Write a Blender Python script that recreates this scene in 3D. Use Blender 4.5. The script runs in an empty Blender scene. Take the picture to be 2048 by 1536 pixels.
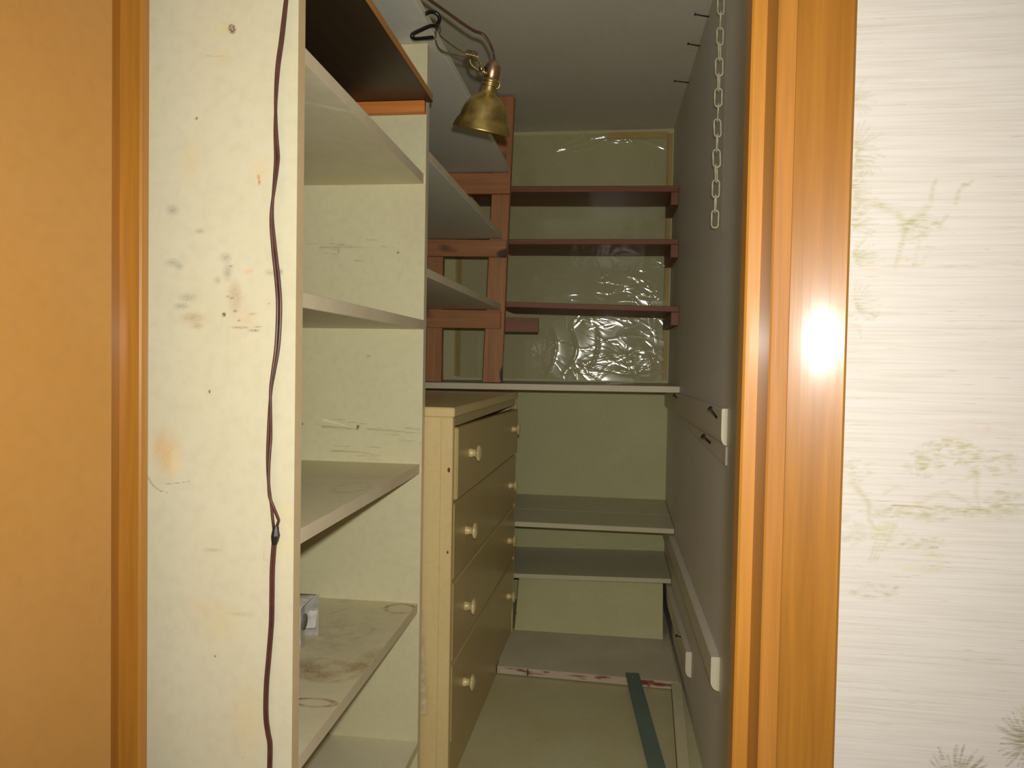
import bpy, bmesh, math, random
import numpy as np
from mathutils import Vector, Matrix
random.seed(4); rng = np.random.default_rng(4)
S = bpy.context.scene; C = S.collection
V = Vector

# ------------------------------------------------------------------ camera
F = 1440.0                                   # focal length in pixels of the 2048 x 1536 frame
EYE = 1.06                                   # lens height above the closet floor
fw = V((1206-1024, 730-768, F)).normalized() # closet depth axis in lens axes (right, down, forward)
upv = V((.0215, -1, 0)); upv = (upv - fw*upv.dot(fw)).normalized()
rt = fw.cross(upv)
if rt.x < 0: rt = -rt
R = Matrix((rt, fw, upv))                    # lens axes -> world (x right, y into the closet, z up)
LENS = V((0, 0, EYE))
cam = bpy.data.cameras.new('camera'); co = bpy.data.objects.new('camera', cam); C.objects.link(co)
cam.sensor_width = 36; cam.sensor_fit = 'HORIZONTAL'; cam.lens = F/2048*36; cam.clip_start = .02
ax, ay, az = R @ V((1,0,0)), R @ V((0,-1,0)), R @ V((0,0,-1))
co.matrix_world = Matrix(((ax.x,ay.x,az.x,0),(ax.y,ay.y,az.y,0),(ax.z,ay.z,az.z,EYE),(0,0,0,1)))
S.camera = co
def ray(px, py): return R @ V((px-1024, py-768, F))
def at(px, py, Y): d = ray(px, py); return d*(Y/d.y) + LENS      # point seen at a pixel, at depth Y
def atX(px, py, X): d = ray(px, py); return d*(X/d.x) + LENS
def atZ(px, py, Z): d = ray(px, py); return d*((Z-EYE)/d.z) + LENS

# ------------------------------------------------------------------ light
w = bpy.data.worlds.new('room_gloom'); S.world = w; w.use_nodes = True
w.node_tree.nodes['Background'].inputs[0].default_value = (1, .86, .66, 1)
w.node_tree.nodes['Background'].inputs[1].default_value = .19
fl = bpy.data.lights.new('camera_flash', 'SPOT'); fo = bpy.data.objects.new('camera_flash', fl); C.objects.link(fo)
fl.energy = 61; fl.color = (1, .985, .92); fl.spot_size = math.radians(140); fl.spot_blend = 1; fl.shadow_soft_size = .013
fo.location = (.02, -.01, EYE+.06)
fo.rotation_euler = (-az).to_track_quat('-Z', 'Y').to_euler()
vs = S.view_settings; vs.view_transform = 'Standard'; vs.look = 'None'; vs.exposure = 0; vs.gamma = 1; vs.use_curve_mapping = False

# ------------------------------------------------------------------ materials
def lin(c): return tuple(((x/255)/12.92 if x/255 <= .04045 else ((x/255+.055)/1.055)**2.4) for x in c) + (1,)
def newmat(name):
    m = bpy.data.materials.new(name); m.use_nodes = True
    nt = m.node_tree; return m, nt, nt.nodes['Principled BSDF']
def N(nt, t, **kw):
    n = nt.nodes.new(t)
    for k, v in kw.items():
        if k in n.inputs: n.inputs[k].default_value = v
        else: setattr(n, k, v)
    return n
def mixc(nt, a, b, fac, mode='MIX'):
    n = nt.nodes.new('ShaderNodeMix'); n.data_type = 'RGBA'; n.blend_type = mode
    for sock, v in ((n.inputs[0], fac), (n.inputs[6], a), (n.inputs[7], b)):
        if hasattr(v, 'is_linked') or hasattr(v, 'links'): nt.links.new(v, sock)
        else: sock.default_value = v
    return n.outputs[2]
def noise(nt, scale, stretch=(1,1,1), detail=4, rough=.55):
    tc = N(nt, 'ShaderNodeTexCoord'); mp = N(nt, 'ShaderNodeMapping'); mp.inputs['Scale'].default_value = stretch
    n = N(nt, 'ShaderNodeTexNoise'); n.inputs['Scale'].default_value = scale; n.inputs['Detail'].default_value = detail; n.inputs['Roughness'].default_value = rough
    nt.links.new(tc.outputs['Object'], mp.inputs[0]); nt.links.new(mp.outputs[0], n.inputs['Vector']); return n.outputs['Fac']
def ramp(nt, fac, lo, hi):
    n = N(nt, 'ShaderNodeMapRange'); n.inputs['From Min'].default_value = lo; n.inputs['From Max'].default_value = hi
    nt.links.new(fac, n.inputs['Value']); return n.outputs['Result']
def mul(nt, a, b):
    n = N(nt, 'ShaderNodeMath', operation='MULTIPLY')
    for s, v in ((n.inputs[0], a), (n.inputs[1], b)):
        if isinstance(v, (int, float)): s.default_value = v
        else: nt.links.new(v, s)
    return n.outputs[0]
def bump(nt, bs, h, strength, dist=.002):
    n = N(nt, 'ShaderNodeBump'); n.inputs['Strength'].default_value = strength; n.inputs['Distance'].default_value = dist
    nt.links.new(h, n.inputs['Height']); nt.links.new(n.outputs[0], bs.inputs['Normal'])
def painted(name, col, rough=.5, dirt=None, amount=.35, marks=False, spec=.4, bumpy=.15, breakup=True):
    """house paint, slightly uneven, with blotchy dirt; marks = stains and painted shine held in the mesh attribute 'marks'"""
    m, nt, bs = newmat(name)
    a = lin(col); d = lin(dirt if dirt else tuple(x*.86 for x in col))
    c = mixc(nt, a, d, mul(nt, ramp(nt, noise(nt, 4.5), .35, .75), amount))
    c = mixc(nt, c, lin(tuple(x*.9 for x in col)), mul(nt, ramp(nt, noise(nt, 60), .45, .75), .35))
    if marks:
        at_ = N(nt, 'ShaderNodeAttribute', attribute_name='marks')
        f = at_.outputs['Alpha']
        if breakup: f = mul(nt, f, ramp(nt, noise(nt, 420, detail=3), .3, .55))
        if breakup == 'blotch': f = mul(nt, f, ramp(nt, noise(nt, 38, detail=5), .32, .6))
        c = mixc(nt, c, at_.outputs['Color'], f)
    nt.links.new(c, bs.inputs['Base Color']); bs.inputs['Roughness'].default_value = rough; bs.inputs['Specular IOR Level'].default_value = spec
    bump(nt, bs, noise(nt, 160), bumpy, .001); return m
def wood(name, dark, light, axis, rough=.5, coat=0, sc=1.0, contrast=1.0, knots=False, spec=.5):
    """stretched grain along the given axis"""
    m, nt, bs = newmat(name)
    st = [28, 28, 28]; st['xyz'.index(axis)] = 1.6
    st2 = [150, 150, 150]; st2['xyz'.index(axis)] = 5
    g1 = ramp(nt, noise(nt, sc, st, 5, .6), .5-.25/contrast, .5+.25/contrast); g2 = ramp(nt, noise(nt, sc, st2, 3), .35, .7)
    c = mixc(nt, lin(dark), lin(light), g1)
    c = mixc(nt, c, lin(tuple(x*.82 for x in dark)), mul(nt, g2, .35))
    if knots:
        k = [9, 9, 9]; k['xyz'.index(axis)] = 5
        c = mixc(nt, c, lin(tuple(x*.45 for x in dark)), ramp(nt, noise(nt, 1.3, k, 1, .3), .69, .75))
    nt.links.new(c, bs.inputs['Base Color']); bs.inputs['Roughness'].default_value = rough; bs.inputs['Specular IOR Level'].default_value = spec
    if coat: bs.inputs['Coat Weight'].default_value = coat; bs.inputs['Coat Roughness'].default_value = .17
    bump(nt, bs, g2, .12, .0006); return m
def plain(name, col, rough=.5, metal=0, spec=.5):
    m, nt, bs = newmat(name)
    c = mixc(nt, lin(col), lin(tuple(x*.75 for x in col)), ramp(nt, noise(nt, 45), .4, .75))
    nt.links.new(c, bs.inputs['Base Color']); bs.inputs['Roughness'].default_value = rough; bs.inputs['Metallic'].default_value = metal; bs.inputs['Specular IOR Level'].default_value = spec
    return m

M = {}
M['cream_marks'] = painted('cream_enamel_marked', (210,203,175), .42, (200,188,148), .4, marks=True)
M['cream'] = painted('cream_enamel', (228,212,170), .45, (214,190,140), .4)
M['cream_edge'] = painted('cream_enamel_edge', (216,193,150), .5, (204,170,124), .5)
M['bay'] = painted('pale_sage_cream_paint', (216,209,170), .5, (206,197,152), .4)
M['bay_marks'] = painted('pale_sage_cream_paint_marked', (216,209,170), .5, (206,197,152), .4, marks=True)
M['shelf'] = painted('shelf_paint', (228,222,196), .45, (214,202,164), .5)
M['shelf_marks'] = painted('shelf_paint_stains_shine', (222,214,178), .42, (206,190,142), .6, marks=True, breakup='blotch')
M['shelf_edge'] = painted('shelf_edge_paint', (226,214,182), .45, (206,180,140), .5)
M['low_shelf'] = painted('low_shelf_paint', (206,201,170), .45, (190,184,150), .5)
M['low_edge'] = painted('low_shelf_edge_paint', (214,206,172), .45, (196,184,146), .5)
M['old_paper'] = plain('cream_paper', (214,194,152), .6)
M['grey_shelf'] = painted('grey_shelf_paint', (222,220,204), .45, (208,205,186), .4)
M['back'] = painted('back_wall_paint', (206,200,152), .55, (188,182,128), .5)
M['rwall'] = painted('right_wall_paint', (226,219,208), .55, (210,202,190), .5)
M['ceil'] = painted('ceiling_paint', (224,218,198), .7, (212,204,180), .5)
M['floor'] = painted('floor_paint', (206,200,158), .5, (190,178,126), .6, marks=True)
M['platform'] = painted('platform_paint', (216,207,182), .5, (188,178,148), .7)
M['platform_edge'] = painted('chipped_platform_edge', (206,188,164), .5, (160,110,90), .35, marks=True, breakup=False)
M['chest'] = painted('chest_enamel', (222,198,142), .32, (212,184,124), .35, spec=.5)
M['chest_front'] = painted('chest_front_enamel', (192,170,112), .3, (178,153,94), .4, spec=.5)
M['knob'] = plain('knob_enamel', (226,204,146), .25)
M['batten'] = painted('batten_paint', (218,208,190), .5, (200,190,168), .4)
M['batten_end'] = painted('batten_end_paint', (232,226,196), .5)
M['wallboard'] = painted('wall_plaster', (210,200,180), .8)
M['casing'] = wood('honey_casing_wood', (128,80,22), (160,108,38), 'z', .38, .24, spec=.2)
M['jamb'] = wood('honey_jamb_wood', (146,92,30), (170,114,42), 'z', .4, .3)
M['stop'] = wood('honey_stop_wood', (160,104,34), (180,124,44), 'z', .4, .2, contrast=.6)
M['door'] = painted('tan_door_veneer', (180,130,68), .5, (176,122,50), .7, bumpy=.05)
M['brown_x'] = wood('brown_stained_board', (118,72,46), (150,96,62), 'x', .55)
M['brown_y'] = wood('brown_stained_cleat', (124,78,50), (158,104,68), 'y', .55)
M['pine_x'] = wood('stained_pine_rail', (160,102,58), (198,136,82), 'x', .55, knots=True)
M['pine_z'] = wood('stained_pine_post', (158,102,62), (200,140,88), 'z', .55, knots=True)
M['cleat'] = wood('orange_pine_cleat', (196,112,46), (222,140,66), 'x', .5)
M['darkboard'] = wood('dark_walnut_board', (46,34,22), (66,50,34), 'y', .4)
M['ply'] = wood('plywood_edge', (178,120,54), (212,152,80), 'y', .6)
M['teal'] = painted('teal_lath_paint', (108,123,114), .55, (92,104,96), .5)
M['rawbrown'] = wood('raw_brown_side', (110,70,48), (140,96,70), 'y', .6)
M['cord'] = plain('brown_vinyl_cord', (88,54,42), .35)
M['tape_black'] = plain('black_electrical_tape', (34,32,32), .4)
M['vinyl'] = plain('black_vinyl_sleeve', (22,18,20), .18)
M['wire'] = plain('steel_spring_wire', (196,180,140), .25, 1)
M['brass'] = plain('aged_brass', (222,198,128), .38, 1)
M['brass_cap'] = plain('copper_toned_cap', (206,168,136), .36, 1)
M['socket_dark'] = plain('lamp_socket_interior', (150,130,86), .45, 1)
M['nail'] = plain('rusty_nail', (62,44,34), .6, .4)
M['chain'] = plain('cream_plastic_link', (222,214,180), .4)
M['card'] = plain('white_card', (222,216,204), .5)
M['card_grey'] = plain('printed_grey_card', (186,180,170), .5)
M['ring'] = plain('grey_print', (120,118,116), .5)
M['tape_yellow'] = painted('yellowed_masking_tape', (196,170,104), .5, (170,138,74), .7)
M['moss'] = plain('dark_olive_scrap', (96,92,52), .7)
M['chip'] = plain('red_undercoat', (140,58,42), .7)
# clear plastic: gloss on a mostly see-through film
m, nt, bs = newmat('clear_polythene'); M['poly'] = m
tr = N(nt, 'ShaderNodeBsdfTransparent'); tr.inputs[0].default_value = (.93, .93, .9, 1)
gl = N(nt, 'ShaderNodeBsdfGlossy'); gl.inputs['Roughness'].default_value = .1; gl.inputs[0].default_value = (1, .97, .9, 1)
mx = N(nt, 'ShaderNodeMixShader'); mx.inputs[0].default_value = .07
nt.links.new(tr.outputs[0], mx.inputs[1]); nt.links.new(gl.outputs[0], mx.inputs[2]); nt.links.new(mx.outputs[0], nt.nodes['Material Output'].inputs[0])
nt.nodes.remove(bs)
# grasscloth wallpaper: horizontal slubs and a faint olive print
m, nt, bs = newmat('grasscloth_wallpaper'); M['paper'] = m
c = mixc(nt, lin((188,181,172)), lin((178,169,158)), ramp(nt, noise(nt, 1, (9, 1, 420), 4), .42, .72))
c = mixc(nt, c, lin((150,110,84)), mul(nt, ramp(nt, noise(nt, 1, (34, 1, 640), 2), .68, .76), .55))
c = mixc(nt, c, lin((170,146,124)), mul(nt, ramp(nt, noise(nt, 1, (16, 1, 300), 3), .66, .78), .5))
c = mixc(nt, c, lin((194,187,179)), mul(nt, ramp(nt, noise(nt, 1, (5, 1, 160), 3), .5, .8), .6))
a_ = N(nt, 'ShaderNodeAttribute', attribute_name='marks')
f_ = mul(nt, a_.outputs['Alpha'], ramp(nt, noise(nt, 1, (60, 1, 520), 2), .32, .6))
c = mixc(nt, c, a_.outputs['Color'], f_)
nt.links.new(c, bs.inputs['Base Color']); bs.inputs['Roughness'].default_value = .75; bs.inputs['Specular IOR Level'].default_value = .2
bump(nt, bs, noise(nt, 1, (9, 1, 420), 3), .15, .0006)

# ------------------------------------------------------------------ mesh helpers
def link(name, me, mat, parent=None):
    o = bpy.data.objects.new(name, me); C.objects.link(o)
    for mm in (mat if isinstance(mat, (list, tuple)) else [mat]): me.materials.append(M[mm])
    if parent: o.parent = parent
    return o
def tag(o, label=None, cat=None, group=None, kind=None):
    for k, v in (('label', label), ('category', cat), ('group', group), ('kind', kind)):
        if v: o[k] = v
    return o
def thing(name, loc, label, cat, group=None):
    o = bpy.data.objects.new(name, None); C.objects.link(o); o.location = loc; o.empty_display_size = .05
    return tag(o, label, cat, group)
def fin(bm, base=None, smooth=False):
    bmesh.ops.recalc_face_normals(bm, faces=bm.faces)
    if base is not None: bmesh.ops.translate(bm, verts=bm.verts, vec=-V(base))
    me = bpy.data.meshes.new('m'); bm.to_mesh(me); bm.free()
    if smooth: me.shade_smooth()
    return me
def add_hexa(bm, p, mi=0):
    """8 points: bottom ring of 4 then top ring of 4"""
    v = [bm.verts.new(q) for q in p]
    fs = [(0,3,2,1),(4,5,6,7),(0,1,5,4),(1,2,6,5),(2,3,7,6),(3,0,4,7)]
    out = []
    for f in fs:
        g = bm.faces.new([v[i] for i in f]); g.material_index = mi; out.append(g)
    return out
def ring(x0, x1, y0, y1, z0, z1): return [(x0,y0,z0),(x1,y0,z0),(x1,y1,z0),(x0,y1,z0),(x0,y0,z1),(x1,y0,z1),(x1,y1,z1),(x0,y1,z1)]
def hexa(name, p, mat, parent=None, base=None, bev=.0012, edge=None):
    """a board from 8 points; edge = (direction, material): faces that look that way take material 2"""
    bm = bmesh.new(); add_hexa(bm, [V(q) for q in p])
    bmesh.ops.recalc_face_normals(bm, faces=bm.faces)
    if edge:
        for f in bm.faces:
            if any(f.normal.dot(V(d)) > .8 for d in edge[0]): f.material_index = 1
    if bev: bmesh.ops.bevel(bm, geom=bm.edges[:], offset=bev, segments=1, affect='EDGES')
    return link(name, fin(bm, base), [mat, edge[1]] if edge else mat, parent)
def box(name, x0, x1, y0, y1, z0, z1, mat, parent=None, base=None, bev=.0012, edge=None):
    return hexa(name, ring(x0,x1,y0,y1,z0,z1), mat, parent, base, bev, edge)
def add_tube(bm, pts, r, seg=8, closed=False, mi=0):
    pts = [V(p) for p in pts]; n = len(pts); rings = []; prev = None
    for i, p in enumerate(pts):
        a = pts[(i-1) % n] if (closed or i > 0) else p; b = pts[(i+1) % n] if (closed or i < n-1) else p
        t = (b-a).normalized()
        if prev is None: u = t.orthogonal().normalized()
        else: u = (prev - t*prev.dot(t)).normalized()
        prev = u; v = t.cross(u); rr = r[i] if isinstance(r, (list, tuple)) else r
        rings.append([bm.verts.new(p + u*(rr*math.cos(k*2*math.pi/seg)) + v*(rr*math.sin(k*2*math.pi/seg))) for k in range(seg)])
    for i in range(n if closed else n-1):
        A, B = rings[i], rings[(i+1) % n]
        off = 0
        if closed and i == n-1:
            off = min(range(seg), key=lambda o: (A[0].co - B[o].co).length)
        for k in range(seg):
            f = bm.faces.new((A[k], A[(k+1) % seg], B[(k+1+off) % seg], B[(k+off) % seg])); f.material_index = mi
    if not closed:
        bm.faces.new(rings[0]).material_index = mi; bm.faces.new(rings[-1]).material_index = mi
def tube(name, pts, r, mat, parent=None, base=None, seg=8, closed=False):
    bm = bmesh.new(); add_tube(bm, pts, r, seg, closed); return link(name, fin(bm, base, True), mat, parent)
def add_lathe(bm, prof, org, axis, seg=32):
    """prof: (distance along axis, radius)"""
    org = V(org); axis = V(axis).normalized(); u = axis.orthogonal().normalized(); v = axis.cross(u); rings = []
    for t, r in prof:
        rings.append([bm.verts.new(org + axis*t + (u*math.cos(k*2*math.pi/seg) + v*math.sin(k*2*math.pi/seg))*max(r, 1e-5)) for k in range(seg)])
    for A, B in zip(rings, rings[1:]):
        for k in range(seg): bm.faces.new((A[k], A[(k+1) % seg], B[(k+1) % seg], B[k]))
def lathe(name, prof, org, axis, mat, parent=None, base=None, seg=32):
    bm = bmesh.new(); add_lathe(bm, prof, org, axis, seg); return link(name, fin(bm, base, True), mat, parent)
def smooth_path(pts, per=6):
    pts = [V(p) for p in pts]; out = []
    for i in range(len(pts)-1):
        p0, p1, p2, p3 = pts[max(i-1,0)], pts[i], pts[i+1], pts[min(i+2, len(pts)-1)]
        for k in range(per):
            t = k/per
            out.append(.5*((2*p1) + (p2-p0)*t + (2*p0-5*p1+4*p2-p3)*t*t + (3*p1-p0-3*p2+p3)*t**3))
    out.append(pts[-1]); return out
# a box whose one face is a fine grid that carries stains / print / painted shine in a colour attribute
class Marks:
    def __init__(s, org, u, v, step):
        s.org, s.u, s.v = V(org), V(u), V(v); s.lu, s.lv = s.u.length, s.v.length
        s.nu, s.nv = max(2, int(s.lu/step)), max(2, int(s.lv/step))
        s.U, s.W = np.meshgrid(np.linspace(0, s.lu, s.nu+1), np.linspace(0, s.lv, s.nv+1), indexing='ij')
        s.rgb = np.zeros(s.U.shape+(3,)); s.a = np.zeros(s.U.shape)
    def uv(s, p): d = V(p)-s.org; return d.dot(s.u)/s.lu, d.dot(s.v)/s.lv
    def put(s, al, col, w_=(slice(None), slice(None))):
        c = np.array(lin(col)[:3]); k = np.clip(al, 0, 1); A = s.a[w_]; tot = A + k*(1-A) + 1e-9
        s.rgb[w_] = (s.rgb[w_]*(A*(1-k))[..., None] + c*k[..., None])/tot[..., None]; s.a[w_] = tot
    def win(s, u0, u1, v0, v1):
        a, b = int(np.clip(u0/s.lu*s.nu-1, 0, s.nu)), int(np.clip(u1/s.lu*s.nu+2, 0, s.nu+1)); c, d = int(np.clip(v0/s.lv*s.nv-1, 0, s.nv)), int(np.clip(v1/s.lv*s.nv+2, 0, s.nv+1))
        return (slice(a, max(b, a+1)), slice(c, max(d, c+1)))
    def blob(s, p, ru, rv, col, al=.5, soft=1.0, rot=0):
        cu, cv = s.uv(p); m_ = max(ru, rv); w_ = s.win(cu-m_, cu+m_, cv-m_, cv+m_); du, dv = s.U[w_]-cu, s.W[w_]-cv
        du, dv = du*math.cos(rot)+dv*math.sin(rot), -du*math.sin(rot)+dv*math.cos(rot)
        d = np.sqrt((du/ru)**2 + (dv/rv)**2); s.put(al*np.clip((1-d)/soft, 0, 1), col, w_)
    def ringm(s, p, ru, rv, wd, col, al=.5):
        cu, cv = s.uv(p); d = np.sqrt(((s.U-cu)/ru)**2 + ((s.W-cv)/rv)**2)
        s.put(al*np.clip(1-np.abs(d-1)/wd, 0, 1), col)
    def line(s, pts, wd, col, al=.5, taper=True):
        q = [s.uv(p) for p in pts]; e = wd*1.4; w_ = s.win(min(a for a, b in q)-e, max(a for a, b in q)+e, min(b for a, b in q)-e, max(b for a, b in q)+e); U, W_ = s.U[w_], s.W[w_]; best = np.zeros(U.shape)
        for i, ((a, b), (c, d)) in enumerate(zip(q, q[1:])):
            L = (c-a)**2+(d-b)**2+1e-12; t = np.clip(((U-a)*(c-a)+(W_-b)*(d-b))/L, 0, 1)
            dist = np.hypot(U-a-t*(c-a), W_-b-t*(d-b))
            ww = wd*(1-.7*((i+t)/(len(q)-1))) if taper else wd
            best = np.maximum(best, np.clip(1.3-dist/ww, 0, 1))
        s.put(al*np.clip(best, 0, 1), col, w_)
    def build(s, name, depth, mat, parent=None, base=(0,0,0), other=None, edges=None):
        """depth: vector from the marked face to the back of the board; other faces take material 2"""
        o = V(base); P = np.array(s.org-o)[None, None] + s.U[..., None]*np.array(s.u/s.lu) + s.W[..., None]*np.array(s.v/s.lv)
        nu, nv = s.nu+1, s.nv+1; vs_ = P.reshape(-1, 3)
        idx = np.arange(nu*nv).reshape(nu, nv)
        q = np.stack([idx[:-1,:-1], idx[1:,:-1], idx[1:,1:], idx[:-1,1:]], -1).reshape(-1, 4)
        n0 = len(vs_); dep = np.array(V(depth)); cor = [P[0,0], P[-1,0], P[-1,-1], P[0,-1]]
        ex = np.array(cor + [c+dep for c in cor])
        eq = np.array([(0,1,5,4),(1,2,6,5),(2,3,7,6),(3,0,4,7),(4,5,6,7)]) + n0
        flip = V(s.u).cross(s.v).dot(V(depth)) > 0
        allf = np.concatenate([q[:, ::-1] if flip else q, eq if flip else eq[:, ::-1]])
        me = bpy.data.meshes.new(name); me.from_pydata(np.concatenate([vs_, ex]).tolist(), [], allf.tolist())
        at_ = me.attributes.new('marks', 'FLOAT_COLOR', 'POINT'); cl = np.zeros((len(vs_)+8, 4))
        cl[:n0, :3] = s.rgb.reshape(-1, 3); cl[:n0, 3] = s.a.reshape(-1); at_.data.foreach_set('color', cl.astype(np.float32).ravel())
        ob = link(name, me, [mat, other] if other else mat, parent)
        if other:
            mi = np.zeros(len(allf), np.int32); mi[len(q):] = 1; me.polygons.foreach_set('material_index', mi)
        return ob
def struct(o): o['kind'] = 'structure'; return o

# ------------------------------------------------------------------ the closet shell
XR, YB, ZC, XL = .283, 3.2, 2.085, -.78
FY0, FY1 = .82, .905                       # the room wall with the door opening
mk = Marks((XL, FY1+.02, 0), (XR-XL, 0, 0), (0, YB-FY1-.02, 0), .006)
for px, py, r in ((1075,1480,.006), (1075,1433,.004)):
    mk.blob(atZ(px, py, 0), r, r*1.6, (120,104,70), .35)
struct(mk.build('floor', (0,0,-.05), 'floor', other='floor'))
struct(box('wall_back', XL-.05, XR+.05, YB, YB+.05, -.05, ZC+.05, 'back'))
struct(box('wall_right', XR, XR+.05, FY1, YB, -.05, ZC+.05, 'rwall'))
struct(box('wall_left', XL-.05, XL, FY1, YB, -.05, ZC+.05, 'back'))
struct(box('ceiling', XL, XR, FY1, YB, ZC, ZC+.05, 'ceil'))
# room wall: plaster with the wallpaper on its face
wr = struct(box('wall_front', .197, 1.5, FY0+.001, FY1, -.05, 2.5, 'wallboard'))
wl = struct(box('wall_front', -1.9, -.662, FY0+.001, FY1, -.05, 2.5, 'wallboard'))
wh = struct(box('wall_front', -.662, .197, FY0+.001, FY1, 2.13, 2.5, 'wallboard'))
OL, OG = (146,141,96), (156,149,110)
mk = Marks((.22, FY0, -.05), (.36, 0, 0), (0, 0, 1.75), .0016)
W = lambda x, y: at(x, y, FY0)
def fan(x, y, r, a0, a1, n, al=.4, col=OL, wd=.0022):
    for k in range(n):
        a = math.radians(a0+(a1-a0)*k/(n-1)) + random.uniform(-.06, .06); rr = r*random.uniform(.75, 1.1)
        mk.line([W(x+math.cos(a)*r*.15, y-math.sin(a)*r*.15), W(x+math.cos(a+.06)*rr*.6, y-math.sin(a+.06)*rr*.6), W(x+math.cos(a)*rr, y-math.sin(a)*rr)], wd, col, al)
def dashes(x, y, rx, ry, n, al=.35, col=OL, ln=18):
    for k in range(n):
        a, q = random.uniform(0, 6.28), math.sqrt(random.random())
        cx, cy = x+rx*q*math.cos(a), y+ry*q*math.sin(a); l = random.uniform(.3, 1)*ln
        mk.line([W(cx-l/2, cy+random.uniform(-2, 2)), W(cx, cy+random.uniform(-3, 3)), W(cx+l/2, cy+random.uniform(-2, 2))], random.uniform(.0012, .003), col, al*random.uniform(.5, 1))
def branch(pts, wd, al=.4, col=OG): mk.line([W(*p) for p in pts], wd, col, al)
fan(1705, 200, 48, -60, 60, 8, .3); fan(1708, 302, 62, -75, 80, 13, .38); fan(1706, 325, 50, -80, 20, 7, .3)
fan(1700, 372, 46, -50, 50, 8, .32); fan(1702, 455, 52, -20, 80, 9, .38); fan(1704, 520, 60, -10, 75, 9, .35)
branch([(1715,395), (1750,408), (1790,422), (1815,452), (1800,500), (1790,535)], .0065, .5)
branch([(1812,450), (1845,425), (1862,405), (1866,375), (1872,360)], .0055, .45)
branch([(1815,448), (1850,440), (1880,450), (1895,430)], .005, .4); branch([(1810,455), (1840,480), (1830,520)], .004, .3)
dashes(1845, 455, 45, 18, 26, .45); dashes(1735, 410, 30, 20, 14, .4); dashes(1830, 490, 35, 40, 16, .3)
branch([(1912,405), (1918,380), (1932,371), (1945,362)], .003, .5); mk.line([W(1925,371), W(1945,369)], .002, (150,120,60), .8)
dashes(1735, 520, 30, 14, 14, .35)
fan(1708, 612, 55, -40, 85, 10, .3); dashes(1728, 630, 35, 10, 10, .3); branch([(1700,645), (1718,655), (1722,675)], .003, .35)
mk.line([W(1690,531), W(1850,533), W(2060,529)], .0009, (190,160,120), .5, False)
# second tree with its ground arcs
dashes(1900, 905, 75, 28, 80, .5); dashes(1935, 860, 50, 22, 26, .4, (190,160,140), 9); dashes(1985, 925, 60, 28, 50, .42); dashes(1850, 935, 40, 18, 30, .45)
dashes(1715, 940, 30, 22, 20, .38); dashes(1710, 1060, 25, 40, 24, .35); dashes(1850, 1025, 130, 14, 70, .5, OL, 30); dashes(2010, 1010, 50, 26, 46, .48, OL, 26)
branch([(1705,965), (1722,985), (1738,1005), (1738,1040), (1755,1060)], .0045, .55); branch([(1770,985), (1790,975), (1810,978)], .003, .35)
branch([(1955,945), (1952,985), (1958,1015)], .004, .4); branch([(1950,950), (1925,962), (1900,960), (1880,968)], .003, .35)
branch([(1830,1010), (1865,992), (1890,985), (1925,1000), (1950,1015)], .004, .4)
for dx in (0, 14, 30): branch([(1760+dx,1050), (1752+dx*.7,1085), (1738+dx*.4,1125)], .0032, .4)
dashes(1775, 1065, 30, 20, 30, .5, (168,164,120)); dashes(1830, 1085, 60, 20, 34, .4); dashes(1865, 1125, 32, 22, 26, .42, (170,166,120)); dashes(1780, 1135, 70, 14, 24, .35, (186,170,140)); dashes(1755, 1185, 55, 18, 30, .36)
mk.line([W(1785,1011), W(1870,1016), W(1930,1021)], .0013, (146,116,70), .7); mk.line([W(1860,884), W(1935,887)], .0012, (166,124,90), .7); mk.line([W(1860,1094), W(1876,1095)], .0022, (140,110,60), .8)
# spiky plants at the bottom
PL = (118,110,72)
fan(1915, 1570, 78, 25, 155, 17, .7, PL, .0028); fan(2058, 1480, 66, 95, 255, 15, .65, PL, .0026); fan(2062, 1440, 40, 100, 200, 6, .5, (170,140,110), .002)
wp = mk.build('wallpaper', (0, .001, 0), 'paper', wr)
Marks((.58, FY0, -.05), (.92, 0, 0), (0, 0, 2.55), .05).build('wallpaper', (0, .001, 0), 'paper', wr)
Marks((.22, FY0, 1.7), (.36, 0, 0), (0, 0, .8), .05).build('wallpaper', (0, .001, 0), 'paper', wr)
Marks((-1.9, FY0, -.05), (1.238, 0, 0), (0, 0, 2.55), .05).build('wallpaper', (0, .001, 0), 'paper', wl)
Marks((-.662, FY0, 2.13), (.882-.023, 0, 0), (0, 0, .37), .05).build('wallpaper', (0, .001, 0), 'paper', wh)

# door frame
def extrude_z(name, poly, z0, z1, mat, parent=None, smooth=False):
    bm = bmesh.new(); a = [bm.verts.new((x, y, z0)) for x, y in poly]; b = [bm.verts.new((x, y, z1)) for x, y in poly]; n = len(poly)
    for k in range(n): bm.faces.new((a[k], a[(k+1) % n], b[(k+1) % n], b[k]))
    bm.faces.new(a); bm.faces.new(b[::-1])
    o = link(name, fin(bm), mat, parent)
    return o
# casing: thin at the opening, thick at the outside, eased edges
ci, cu = .1835, .2535
prof = [(ci, FY0-.0005), (ci, FY0-.0068), (ci+.002, FY0-.0092)]
for k in range(1, 9):
    t = k/8; prof.append((ci+.002+(cu-ci-.005)*t, FY0-.0092-.0185*t-.0006*math.sin(t*math.pi)))
prof += [(cu, FY0-.0255), (cu, FY0-.0005)]
t1 = struct(extrude_z('trim_1', prof, -.02, 2.15, 'casing')); t1['label'] = 'honey-stained door casing with glossy tapered face'
t2 = struct(extrude_z('trim_2', [(.1765, .802), (.1785, .8005), (.1955, .8005), (.1965, .802), (.1965, FY1+.001), (.1765, FY1+.001)], -.02, 2.13, 'jamb'))
extrude_z('door_stop', [(.1765, .8565), (.1625, .8565), (.1600, .859), (.1600, .888), (.1625, .8905), (.1765, .8905)], 0, 2.1, 'stop', t2)
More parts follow.
